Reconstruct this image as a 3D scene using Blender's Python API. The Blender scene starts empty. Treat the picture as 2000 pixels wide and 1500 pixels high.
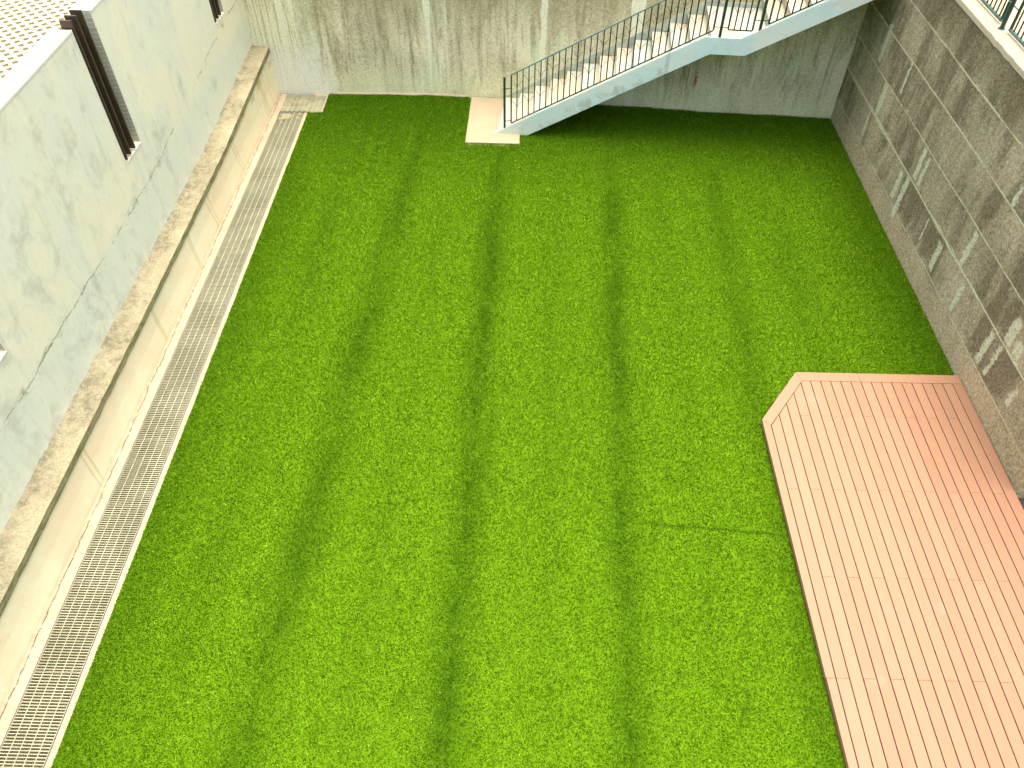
import bpy, bmesh, math, random
import numpy as np
from mathutils import Vector, Matrix, noise as mnoise
random.seed(7)
S = bpy.context.scene
COL = S.collection
R = math.radians

# ------------------------------------------------------------------ camera
cam_d = bpy.data.cameras.new("camera"); cam = bpy.data.objects.new("camera", cam_d); COL.objects.link(cam)
cam_d.sensor_width = 36.0; cam_d.lens = 36.0 * 1519.0 / 2000.0
cam_d.clip_start = 0.05; cam_d.clip_end = 2000.0
_r = Vector((0.99969809, 0.02412967, 0.00463549)); _d = Vector((0.02103222, -0.74281902, -0.66916182)); _f = Vector((-0.01270333, 0.66905729, -0.74310226))
cam_m = Matrix.Identity(4)
for _i, _v in enumerate((_r, -_d, -_f)):
    for _k in range(3): cam_m[_k][_i] = _v[_k]
cam_m[0][3], cam_m[1][3], cam_m[2][3] = 0, 0, 7.9
cam.matrix_world = cam_m
S.camera = cam

# ------------------------------------------------------------------ world, sun, exposure
SUN_EL, SUN_AZ = 86.0, 75.0             # azimuth clockwise from +Y: soft overcast light from high on the right
w = bpy.data.worlds.new("World"); S.world = w; w.use_nodes = True
wn = w.node_tree.nodes; wl = w.node_tree.links; wn.clear()
sky = wn.new("ShaderNodeTexSky"); sky.sky_type = 'NISHITA'; sky.sun_disc = False
sky.sun_elevation = R(SUN_EL); sky.sun_rotation = R(SUN_AZ); sky.air_density = 1.0; sky.dust_density = 7.0; sky.ozone_density = 0.3
bg = wn.new("ShaderNodeBackground"); bg.inputs[1].default_value = 0.15
wo = wn.new("ShaderNodeOutputWorld"); wl.new(sky.outputs[0], bg.inputs[0]); wl.new(bg.outputs[0], wo.inputs[0])
sun_d = bpy.data.lights.new("sun", 'SUN'); sun_d.energy = 0.6; sun_d.angle = R(45); sun_d.color = (1.0, 0.90, 0.72)
sun = bpy.data.objects.new("sun", sun_d); COL.objects.link(sun)
_sd = Vector((math.sin(R(SUN_AZ)) * math.cos(R(SUN_EL)), math.cos(R(SUN_AZ)) * math.cos(R(SUN_EL)), math.sin(R(SUN_EL))))
sun.rotation_euler = _sd.to_track_quat('Z', 'Y').to_euler(); sun.location = (8, 5, 20)
S.view_settings.view_transform = 'Standard'; S.view_settings.look = 'None'; S.view_settings.gamma = 1.0
S.view_settings.exposure = 1.65

# ------------------------------------------------------------------ object helpers
def put(name, bm, mat, parent=None, bevel=0.0, smooth=False, **tags):
    off = parent_origin(parent)
    bmesh.ops.translate(bm, vec=-off, verts=bm.verts)
    bmesh.ops.recalc_face_normals(bm, faces=bm.faces)
    me = bpy.data.meshes.new(name); bm.to_mesh(me); bm.free()
    for m in (mat if isinstance(mat, (list, tuple)) else [mat]): me.materials.append(m)
    if smooth:
        for p in me.polygons: p.use_smooth = True
    o = bpy.data.objects.new(name, me); COL.objects.link(o)
    if parent: o.parent = parent
    if bevel:
        b = o.modifiers.new("bevel", 'BEVEL'); b.width = bevel; b.segments = 2; b.limit_method = 'ANGLE'
    for k, v in tags.items(): o[k] = v
    return o
def parent_origin(p):
    v = Vector((0, 0, 0))
    while p is not None: v += p.location; p = p.parent
    return v
def thing(name, label, cat, loc=(0, 0, 0), group=None):
    o = bpy.data.objects.new(name, None); COL.objects.link(o); o.location = loc; o.empty_display_size = 0.2
    o["label"] = label; o["category"] = cat
    if group: o["group"] = group
    return o
def box(bm, x0, x1, y0, y1, z0, z1, M=None):
    vs = [bm.verts.new(M @ Vector(c) if M else c) for c in [(x0,y0,z0),(x1,y0,z0),(x1,y1,z0),(x0,y1,z0),(x0,y0,z1),(x1,y0,z1),(x1,y1,z1),(x0,y1,z1)]]
    fs = [bm.faces.new([vs[i] for i in f]) for f in [(0,3,2,1),(4,5,6,7),(0,1,5,4),(1,2,6,5),(2,3,7,6),(3,0,4,7)]]
    return fs
def prism(bm, pts, lo, hi, axis='z', M=None):
    def mk(a, b, c):
        v = {'z': (a, b, c), 'y': (a, c, b), 'x': (c, a, b)}[axis]
        return bm.verts.new(M @ Vector(v) if M else v)
    A = [mk(p[0], p[1], lo) for p in pts]; B = [mk(p[0], p[1], hi) for p in pts]
    n = len(pts)
    bm.faces.new(A[::-1]); bm.faces.new(B)
    for i in range(n): bm.faces.new([A[i], A[(i+1) % n], B[(i+1) % n], B[i]])
def bar(bm, p, q, wd, M=None, seg=4, rot=math.pi/4):
    p = M @ Vector(p) if M else Vector(p); q = M @ Vector(q) if M else Vector(q)
    z = (q - p).normalized(); up = Vector((0, 1, 0)) if abs(z.y) < 0.9 else Vector((1, 0, 0))
    x = up.cross(z).normalized(); y = z.cross(x)
    r = wd / 2 * (math.sqrt(2) if seg == 4 else 1)
    rings = []
    for c in (p, q):
        rings.append([bm.verts.new(c + r * (math.cos(rot + 2*math.pi*i/seg) * x + math.sin(rot + 2*math.pi*i/seg) * y)) for i in range(seg)])
    bm.faces.new(rings[0][::-1]); bm.faces.new(rings[1])
    for i in range(seg): bm.faces.new([rings[0][i], rings[0][(i+1) % seg], rings[1][(i+1) % seg], rings[1][i]])
def polytube(bm, pts, r, M=None, seg=5):
    for a, b in zip(pts[:-1], pts[1:]): bar(bm, a, b, 2*r, M, seg)

# ------------------------------------------------------------------ material helpers
class NT:
    def __init__(s, name, rough=0.9, spec=0.25):
        s.m = bpy.data.materials.new(name); s.m.use_nodes = True; s.n = s.m.node_tree.nodes; s.l = s.m.node_tree.links
        s.b = s.n["Principled BSDF"]; s.b.inputs["Roughness"].default_value = rough
        s.b.inputs["Specular IOR Level"].default_value = spec
        g = s.n.new("ShaderNodeNewGeometry"); s.P = g.outputs["Position"]; s.geo = g
    def put(s, sock, v):
        if hasattr(v, 'is_output') or isinstance(v, bpy.types.NodeSocket): s.l.new(v, sock)
        else:
            if isinstance(v, (tuple, list)) and len(v) == 3 and sock.type == 'RGBA': v = (*v, 1)
            sock.default_value = v
    def vec(s, sc=(1, 1, 1), off=(0, 0, 0), src=None):
        m = s.n.new("ShaderNodeMapping"); m.inputs["Scale"].default_value = sc; m.inputs["Location"].default_value = off
        s.l.new(src or s.P, m.inputs["Vector"]); return m.outputs[0]
    def noise(s, scale=1.0, detail=4, vec=None, rough=0.6, dist=0.0, col=False):
        n = s.n.new("ShaderNodeTexNoise"); n.inputs["Scale"].default_value = scale; n.inputs["Detail"].default_value = detail
        n.inputs["Roughness"].default_value = rough; n.inputs["Distortion"].default_value = dist
        s.l.new(vec or s.P, n.inputs["Vector"]); return n.outputs[1 if col else 0]
    def voro(s, scale, vec=None, feat='F1', out=0):
        n = s.n.new("ShaderNodeTexVoronoi"); n.feature = feat; n.inputs["Scale"].default_value = scale
        s.l.new(vec or s.P, n.inputs["Vector"]); return n.outputs[out]
    def math(s, op, a, b=0.0, c=0.0, clamp=False):
        n = s.n.new("ShaderNodeMath"); n.operation = op; n.use_clamp = clamp
        for i, v in enumerate((a, b, c)): s.put(n.inputs[i], v)
        return n.outputs[0]
    def rng(s, v, a, b, c=0.0, d=1.0, smooth=True):
        n = s.n.new("ShaderNodeMapRange"); n.interpolation_type = 'SMOOTHSTEP' if smooth else 'LINEAR'
        for i, x in enumerate((v, a, b, c, d)): s.put(n.inputs[i], x)
        return n.outputs[0]
    def mix(s, f, a, b, mode='MIX'):
        n = s.n.new("ShaderNodeMix"); n.data_type = 'RGBA'; n.blend_type = mode
        s.put(n.inputs[0], f); s.put(n.inputs[6], a); s.put(n.inputs[7], b); return n.outputs[2]
    def ramp(s, f, stops):
        n = s.n.new("ShaderNodeValToRGB"); e = n.color_ramp.elements
        while len(e) < len(stops): e.new(0.5)
        for i, (p, c) in enumerate(stops): e[i].position = p; e[i].color = (*c, 1)
        s.l.new(f, n.inputs[0]); return n.outputs[0]
    def xyz(s, src=None):
        n = s.n.new("ShaderNodeSeparateXYZ"); s.l.new(src or s.P, n.inputs[0]); return n.outputs
    def bump(s, h, dist=0.01, strength=1.0, prev=None):
        n = s.n.new("ShaderNodeBump"); n.inputs["Distance"].default_value = dist; n.inputs["Strength"].default_value = strength
        s.l.new(h, n.inputs["Height"])
        if prev: s.l.new(prev, n.inputs["Normal"])
        s.l.new(n.outputs[0], s.b.inputs["Normal"]); return n.outputs[0]
    def band(s, v, c, hw, soft):            # 1 inside |v-c|<hw, fading over soft
        d = s.math('ABSOLUTE', s.math('SUBTRACT', v, c))
        return s.rng(d, s.math('SUBTRACT', hw, soft) if not isinstance(hw, float) else hw - soft, s.math('ADD', hw, soft) if not isinstance(hw, float) else hw + soft, 1.0, 0.0)
    def wsum(s, v, n, amt):
        return s.math('ADD', v, s.math('MULTIPLY', s.math('SUBTRACT', n, 0.5), amt))
    def color(s, c): s.put(s.b.inputs["Base Color"], c); return s.m

def m_retaining(kind):
    """weathered rendered concrete of the far wall: vertical run marks, pale mortar joints"""
    t = NT("weathered_concrete_wall", 0.95, 0.15); X, Y, Z = t.xyz()
    big = t.noise(1.0, 5, t.vec((1.2, 1.2, .55)), .6)
    st = t.noise(1.0, 6, t.vec((7, 7, .8), (3, 0, 0)), .65, .3)
    st2 = t.noise(1.0, 4, t.vec((26, 26, 1.2)), .6, .2)
    grit = t.noise(26, 4, None, .8)
    base = t.ramp(big, [(.30, (0.4355, 0.4118, 0.2583)), (.46, (0.5888, 0.5643, 0.3644)), (.60, (0.7168, 0.6841, 0.4589)), (.75, (0.7372, 0.7524, 0.5292))])
    c = t.mix(t.rng(st, .48, .70, 0, .80), base, (0.2435, 0.2277, 0.1239))
    c = t.mix(t.rng(st, .45, .30, 0, .40), c, (0.7372, 0.7524, 0.5219))
    c = t.mix(t.math('MULTIPLY', t.rng(st2, .50, .78), .22), c, (0.259, 0.2277, 0.1134))
    blu = t.noise(1.6, 3, t.vec((1, 1, .6), (9, 2, 1)), .5)
    c = t.mix(t.rng(blu, .52, .68, 0, .45), c, (0.5956, 0.7227, 0.4662))
    # paler foot of the wall, wobbling upper limit
    foot = t.rng(t.wsum(Z, big, .9), .75, .15)
    c = t.mix(t.math('MULTIPLY', foot, .55), c, (0.7372, 0.7524, 0.4379))
    dark = t.rng(t.wsum(Z, st, 1.6), .9, 2.2)
    c = t.mix(t.math('MULTIPLY', dark, .68), c, (0.3172, 0.2851, 0.1407))
    # scraped pale end near the left corner
    wob = t.wsum(X, big, .25)
    left = t.rng(wob, -4.62, -4.25, 1, 0)
    l2 = t.mix(t.rng(st2, .45, .62), (0.7372, 0.7524, 0.5292), (0.5374, 0.4881, 0.2583))
    c = t.mix(t.math('MULTIPLY', left, .9), c, l2)
    spl = t.rng(t.wsum(t.math('ADD', X, t.math('MULTIPLY', Z, .25)), st, .5), -4.2, -3.6, 1, 0)
    c = t.mix(t.math('MULTIPLY', spl, t.rng(Z, 1.35, .55, 0, .75)), c, (0.7372, 0.7524, 0.6489))
    # splashed mortar dots
    dots = t.rng(t.voro(9, t.vec((1, 1, 1.0))), .16, .10)
    dz = t.math('MULTIPLY', t.band(X, -3.45, .55, .3), t.band(Z, .5, .28, .2))
    c = t.mix(t.math('MULTIPLY', t.math('MULTIPLY', dots, dz), .7), c, (0.7372, 0.7524, 0.7339))
    # mortar joints / lime runs (x, half width at foot, gain with height)
    rn = t.noise(1, 4, t.vec((5, 5, 2.2), (0, 3, 0)), .6)
    for x0, hw, gain, z0 in ((-1.95, .006, .032, 0), (.27, .042, .010, 0), (2.0, .09, .02, 0), (-4.52, .0, .05, 1.0), (-4.75, .02, .02, 0.0)):
        h = t.math('ADD', hw, t.math('MULTIPLY', t.math('SUBTRACT', Z, z0), gain))
        d = t.math('ABSOLUTE', t.math('SUBTRACT', t.wsum(X, rn, .12), x0))
        k = t.rng(t.math('SUBTRACT', d, h), -.014, .016, 1, 0)
        k = t.math('MULTIPLY', k, t.rng(st2, .28, .44, .55, 1))
        c = t.mix(t.math('MULTIPLY', k, .9), c, (0.7372, 0.7524, 0.5408))
    k = t.rng(t.math('ABSOLUTE', t.math('SUBTRACT', X, -1.6)), .004, .02, .5, 0); c = t.mix(k, c, (0.7372, 0.7524, 0.5649))
    rust = t.math('MULTIPLY', t.band(X, 3.25, .025, .02), t.band(Z, .62, .09, .03)); c = t.mix(t.math('MULTIPLY', rust, .8), c, (0.3172, 0.0762, 0.0284))
    c = t.mix(.5, c, t.ramp(grit, [(.36, (0.2047, 0.1901, 0.1407)), (.64, (0.7372, 0.7524, 0.798))]), 'OVERLAY')
    h = t.math('ADD', grit, t.math('MULTIPLY', st2, .6)); t.bump(h, .012, .8)
    return t.color(c)

def m_pebble():
    """pebble-dashed panels of the right wall, pale joints and lime streaks"""
    t = NT("pebble_dash_panels", 0.95, 0.15); X, Y, Z = t.xyz()
    big = t.noise(1.0, 5, t.vec((.7, .7, .7), (1, 5, 2)), .6)
    st = t.noise(1.0, 5, t.vec((3.0, 3.0, .8), (0, 1.4, 0)), .6, .3)
    grit = t.noise(30, 4, None, .85); grit2 = t.noise(9, 4, None, .7); g2 = t.voro(85)
    base = t.ramp(big, [(.28, (0.3322, 0.2847, 0.1701)), (.48, (0.4426, 0.3832, 0.2321)), (.64, (0.5405, 0.4708, 0.2877)), (.80, (0.6394, 0.5575, 0.3497))])
    # every course between two joints has weathered on its own
    idx = t.math('FLOOR', t.math('DIVIDE', t.math('SUBTRACT', Z, .45), .606))
    cb = t.n.new("ShaderNodeCombineXYZ"); t.l.new(Y, cb.inputs[0]); t.l.new(t.math('MULTIPLY', idx, 7.3), cb.inputs[1]); t.l.new(t.math('MULTIPLY', Z, .35), cb.inputs[2])
    pn = t.noise(1.0, 4, t.vec((1.25, 1, 1), src=cb.outputs[0]), .6)
    c = t.mix(t.rng(t.wsum(pn, grit2, .18), .46, .58, 0, .75), base, (0.1901, 0.1606, 0.0872))
    c = t.mix(t.rng(t.wsum(pn, grit2, .18), .44, .30, 0, .45), c, (0.6883, 0.6048, 0.3811))
    c = t.mix(t.rng(st, .52, .68, 0, .45), c, (0.1843, 0.1537, 0.0819))
    c = t.mix(t.rng(st, .45, .32, 0, .45), c, (0.6634, 0.5811, 0.3602))
    low = t.rng(t.wsum(Z, st, .40), .34, .54, 1, 0)
    c = t.mix(t.math('MULTIPLY', low, .75), c, (0.6144, 0.523, 0.2982))
    nearb = t.math('MULTIPLY', t.rng(Y, 6.9, 5.6, 0, .7), t.rng(Z, 1.2, .5)); c = t.mix(nearb, c, (0.4176, 0.3664, 0.2058))
    dk = t.math('MULTIPLY', t.rng(t.wsum(Z, big, .5), 2.75, 3.2), .5); c = t.mix(dk, c, (0.2333, 0.1921, 0.0924))
    # individual lime streaks, measured on the wall (y, y, z0, z1)
    rn = t.noise(1, 5, t.vec((9, 9, 9)), .65); jag = t.noise(38, 3, None, .7)
    acc = None
    for y0, z0, z1, hw in ((10.57,1.12,1.62,.045),(10.375,1.13,1.6,.035),(10.96,.48,1.0,.05),(10.7,.29,1.04,.055),(9.12,.52,.97,.055),(8.52,1.08,1.61,.045),
                       (12.78,.54,.99,.03),(8.19,2.27,2.56,.035),(13.15,1.73,2.39,.05),(12.55,1.1,1.64,.06),(9.08,.55,.9,.03),(8.24,.5,.96,.035),
                       (7.25,.49,1.0,.05),(6.98,1.1,1.49,.065),(7.0,.5,1.03,.035),(6.74,1.1,1.31,.06),(6.39,.6,.91,.03),(12.0,1.75,2.3,.03),(9.7,.62,1.0,.02)):
        k = t.math('MULTIPLY', t.band(t.wsum(Y, rn, .16), y0, hw * 1.25, .022), t.band(t.wsum(Z, rn, .12), (z0+z1)/2, (z1-z0)/2, .03))
        acc = k if acc is None else t.math('MAXIMUM', acc, k)
    acc = t.math('MULTIPLY', acc, t.rng(jag, .30, .48))
    c = t.mix(t.math('MULTIPLY', acc, .95), c, (0.7104, 0.7289, 0.4841))
    # lime creeping along the joint at 1.06 m
    jr = t.noise(1, 4, t.vec((1.1, 1.1, 1.1), (4, 0, 0)), .6)
    hwj = t.rng(jr, .45, .72, .008, .05)
    j = None
    for z0, wv, lo, hi in ((.44, .006, -10, 30), (1.06, .010, -10, 30), (1.655, .008, -10, 30), (2.27, .010, -10, 30), (2.87, .011, -10, 30)):
        zz = t.wsum(Z, t.noise(1, 2, t.vec((0.62, 0.62, 0.62), (z0 * 7, 0, 0)), .5), .06)
        k = t.rng(t.math('ABSOLUTE', t.math('SUBTRACT', zz, z0)), wv * .7, wv * 1.6, 1, 0)
        j = k if j is None else t.math('MAXIMUM', j, k)
    dd = t.math('ABSOLUTE', t.math('SUBTRACT', t.wsum(Z, rn, .04), 1.06))
    creep = t.math('MULTIPLY', t.rng(t.math('SUBTRACT', dd, hwj), -.006, .008, 1, 0), t.rng(jag, .3, .5))
    jv = t.noise(1, 3, t.vec((2.1, 2.1, 2.1), (0, 8, 0)), .5)
    c = t.mix(t.math('MULTIPLY', j, t.rng(jv, .35, .5, .45, .9)), c, (0.7104, 0.7092, 0.4326))
    c = t.mix(t.math('MULTIPLY', creep, .75), c, (0.7104, 0.7289, 0.4631))
    c = t.mix(.7, c, t.ramp(grit, [(.36, (0.1478, 0.128, 0.0819)), (.64, (0.7104, 0.7289, 0.777))]), 'OVERLAY')
    t.bump(t.math('ADD', grit, t.math('MULTIPLY', g2, -.8)), .02, .8)
    return t.color(c)

def m_green_plaster():
    t = NT("pale_green_painted_plaster", 0.75, 0.3); X, Y, Z = t.xyz()
    big = t.noise(1, 5, t.vec((1.1, 1.1, .8), (2, 0, 3)), .6, .5); mid = t.noise(1, 7, t.vec((2.4, 2.4, 2.0), (5, 0, 0)), .68, .25); st = t.noise(1, 5, t.vec((6, 6, .9)), .6, .5)
    c = t.mix(t.rng(big, .35, .65), (0.7315, 0.7072, 0.4843), (0.6646, 0.6784, 0.5183))
    lowz = t.rng(t.wsum(Z, big, .25), 1.62, 1.45)
    c = t.mix(t.math('MULTIPLY', lowz, .6), c, (0.6095, 0.6668, 0.5363))
    stain = t.math('MULTIPLY', t.rng(mid, .46, .70), t.rng(t.math('ADD', big, t.rng(Y, 12.5, 8.5, -.08, .07)), .42, .60))
    c = t.mix(t.math('MULTIPLY', stain, .46), c, (0.3323, 0.3345, 0.2336))
    c = t.mix(t.math('MULTIPLY', t.rng(st, .56, .74), .30), c, (0.3992, 0.413, 0.2847))
    # horizontal crack about half way up, with mould creeping off it
    wn_ = t.noise(1, 4, t.vec((1.6, 1.6, 1.6), (0, 2, 0)), .65)
    zc = t.wsum(t.math('SUBTRACT', Z, t.rng(Y, 9, 15, 0, .42)), wn_, .18)
    dcr = t.math('ABSOLUTE', t.math('SUBTRACT', zc, 1.53))
    br = t.noise(1, 3, t.vec((2.3, 2.3, 2.3), (7, 0, 0)), .6)
    jg = t.noise(1, 6, t.vec((9, 9, 14)), .75)
    dj = t.math('ABSOLUTE', t.math('SUBTRACT', t.wsum(zc, jg, .07), 1.53))
    crack = t.math('MULTIPLY', t.math('MULTIPLY', t.rng(dj, .002, .012, 1, 0), t.rng(br, .44, .54)), t.rng(jg, .36, .52, .3, 1))
    mould = t.math('MULTIPLY', t.rng(dj, .0, .12, 1, 0), t.rng(t.noise(1, 5, t.vec((2.6, 2.6, 4), (3, 3, 0)), .7, .8), .53, .68))
    c = t.mix(t.math('MULTIPLY', mould, .75), c, (0.2442, 0.2261, 0.1293)); c = t.mix(t.math('MULTIPLY', crack, .8), c, (0.1104, 0.0981, 0.0612))
    dk = t.math('MULTIPLY', t.rng(Z, 1.10, .80), t.rng(t.noise(3, 4, None, .7), .45, .7)); c = t.mix(t.math('MULTIPLY', dk, .35), c, (0.3769, 0.353, 0.2245))
    fn = t.noise(14, 6, t.vec((1, 1, .6)), .75, .2)
    c = t.mix(t.rng(fn, .52, .72, 0, .28), c, (0.4438, 0.413, 0.2847))
    tr = t.noise(1, 3, t.vec((1.0, 1.0, .6), (0, 0, 7)), .5, .3); c = t.mix(t.rng(t.math('ABSOLUTE', t.math('SUBTRACT', tr, .5)), .0, .012, .25, 0), c, (0.8419, 0.7856, 0.5863))
    t.bump(t.math('ADD', fn, mid), .008, .5)
    return t.color(c)

def m_cream(name, c1, c2, c3, stain=.5, scale=1.0, vert=True):
    t = NT(name, .9, .2)
    big = t.noise(1.4 * scale, 5, None, .6, .4); mid = t.noise(5 * scale, 6, None, .7, .6)
    st = t.noise(1, 5, t.vec((5, 5, .8)), .6) if vert else mid
    c = t.mix(t.rng(big, .35, .65), c1, c2)
    c = t.mix(t.math('MULTIPLY', t.rng(st, .52, .72), stain), c, c3)
    sp = t.math('MULTIPLY', t.rng(t.voro(5), .09, .05), t.rng(mid, .52, .6)); c = t.mix(t.math('MULTIPLY', sp, .6), c, tuple(v * .35 for v in c3))
    if name == 'drain_kerb_mortar':
        X = t.xyz()[0]; cw = t.noise(1, 6, t.vec((2.2, 2.2, 2.2)), .7)
        dcr = t.math('ABSOLUTE', t.math('SUBTRACT', t.wsum(X, cw, .10), -5.045))
        c = t.mix(t.math('MULTIPLY', t.rng(dcr, .03, .0), t.rng(mid, .40, .60, 0, .6)), c, (.30, .19, .11))
        c = t.mix(t.math('MULTIPLY', t.rng(dcr, .007, .002), t.rng(mid, .36, .50)), c, (.09, .07, .04))
    fn = t.noise(60, 4, None, .7); c = t.mix(.25, c, t.ramp(fn, [(.3, (.1, .1, .1)), (.7, (.9, .9, .9))]), 'SOFT_LIGHT')
    t.bump(t.math('ADD', fn, mid), .006, .5)
    return t.color(c)

def m_lowwall():
    t = NT("whitewashed_low_wall", .9, .2); X, Y, Z = t.xyz()
    big = t.noise(1.1, 4, t.vec((1, 1, 1), (0, 1, 0)), .55); mid = t.noise(6, 6, None, .7, .6)
    c = t.mix(t.rng(big, .36, .64), (0.7423, 0.7098, 0.456), (0.7612, 0.6384, 0.395))
    # old lime runs down the face
    rn = t.noise(1, 4, t.vec((6, 6, 1.5)), .6); acc = None
    for y0, dy, hw in ((12.05, .2, .05), (10.45, .12, .05), (9.43, .0, .03), (5.35, -.05, .05), (14.1, .2, .04), (7.8, 0, .02)):
        yy = t.math('SUBTRACT', t.wsum(Y, rn, .12), t.math('MULTIPLY', t.math('SUBTRACT', .4, Z), dy * 1.3))
        k = t.rng(t.math('ABSOLUTE', t.math('SUBTRACT', t.math('ABSOLUTE', t.math('SUBTRACT', yy, y0)), hw)), .006, .028, 1, 0)
        acc = k if acc is None else t.math('MAXIMUM', acc, k)
    c = t.mix(t.math('MULTIPLY', acc, .55), c, (0.483, 0.4169, 0.198))
    c = t.mix(t.math('MULTIPLY', t.rng(t.wsum(Z, mid, .25), .12, -.02), .55), c, (0.5387, 0.3906, 0.205))
    top = t.math('MULTIPLY', t.rng(t.wsum(Z, mid, .12), .60, .68), t.rng(t.noise(2.2, 4, None, .6), .45, .62)); c = t.mix(t.math('MULTIPLY', top, .6), c, (0.4179, 0.3717, 0.167))
    sp = t.math('MULTIPLY', t.rng(t.voro(3.2, t.vec((1, 1.6, 1))), .07, .04), t.rng(mid, .48, .56)); c = t.mix(t.math('MULTIPLY', sp, .8), c, (0.2037, 0.1858, 0.114))
    dcorner = t.math('MULTIPLY', t.rng(Y, 12.6, 14.6), t.rng(t.noise(1, 5, t.vec((9, 9, 1)), .6), .45, .65)); c = t.mix(t.math('MULTIPLY', dcorner, .35), c, (0.4641, 0.4263, 0.228))
    t.bump(mid, .012, .6)
    return t.color(c)

def m_ledge():
    t = NT("weathered_ledge_mortar", .95, .15); X, Y, Z = t.xyz()
    big = t.noise(1.3, 5, None, .65, .3); fn = t.noise(9, 7, None, .75, .3); gr = t.noise(40, 4, None, .8)
    c = t.mix(t.rng(big, .36, .62), (0.3784, 0.3424, 0.2184), (0.3179, 0.284, 0.1837))
    c = t.mix(t.math('MULTIPLY', t.rng(fn, .44, .66), t.rng(big, .38, .60, 0, .85)), c, (0.1661, 0.1555, 0.1019))
    c = t.mix(t.math('MULTIPLY', t.rng(X, -5.22, -5.38), t.rng(fn, .40, .58, 0, .5)), c, (0.1661, 0.1555, 0.0987))
    c = t.mix(t.rng(t.noise(2.0, 4, t.vec((1,1,1),(5,5,5)), .6), .54, .70, 0, .6), c, (0.4389, 0.4039, 0.2615))
    c = t.mix(.45, c, t.ramp(gr, [(.36, (0.1518, 0.1555, 0.1407)), (.64, (0.6204, 0.6372, 0.5775))]), 'OVERLAY')
    t.bump(fn, .03, .7); return t.color(c)
def m_lip():
    t = NT("mossy_ledge_lip", .95, .15)
    n = t.noise(1, 5, t.vec((5, 5, 18)), .7, .4); n2 = t.noise(1.7, 4, None, .6)
    c = t.mix(t.rng(n, .42, .6), (0.265, 0.249, 0.118), (0.156, 0.148, 0.064)); c = t.mix(t.rng(n2, .56, .66, 0, .6), c, (0.346, 0.326, 0.162))
    t.bump(n, .015, .7); return t.color(c)

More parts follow.
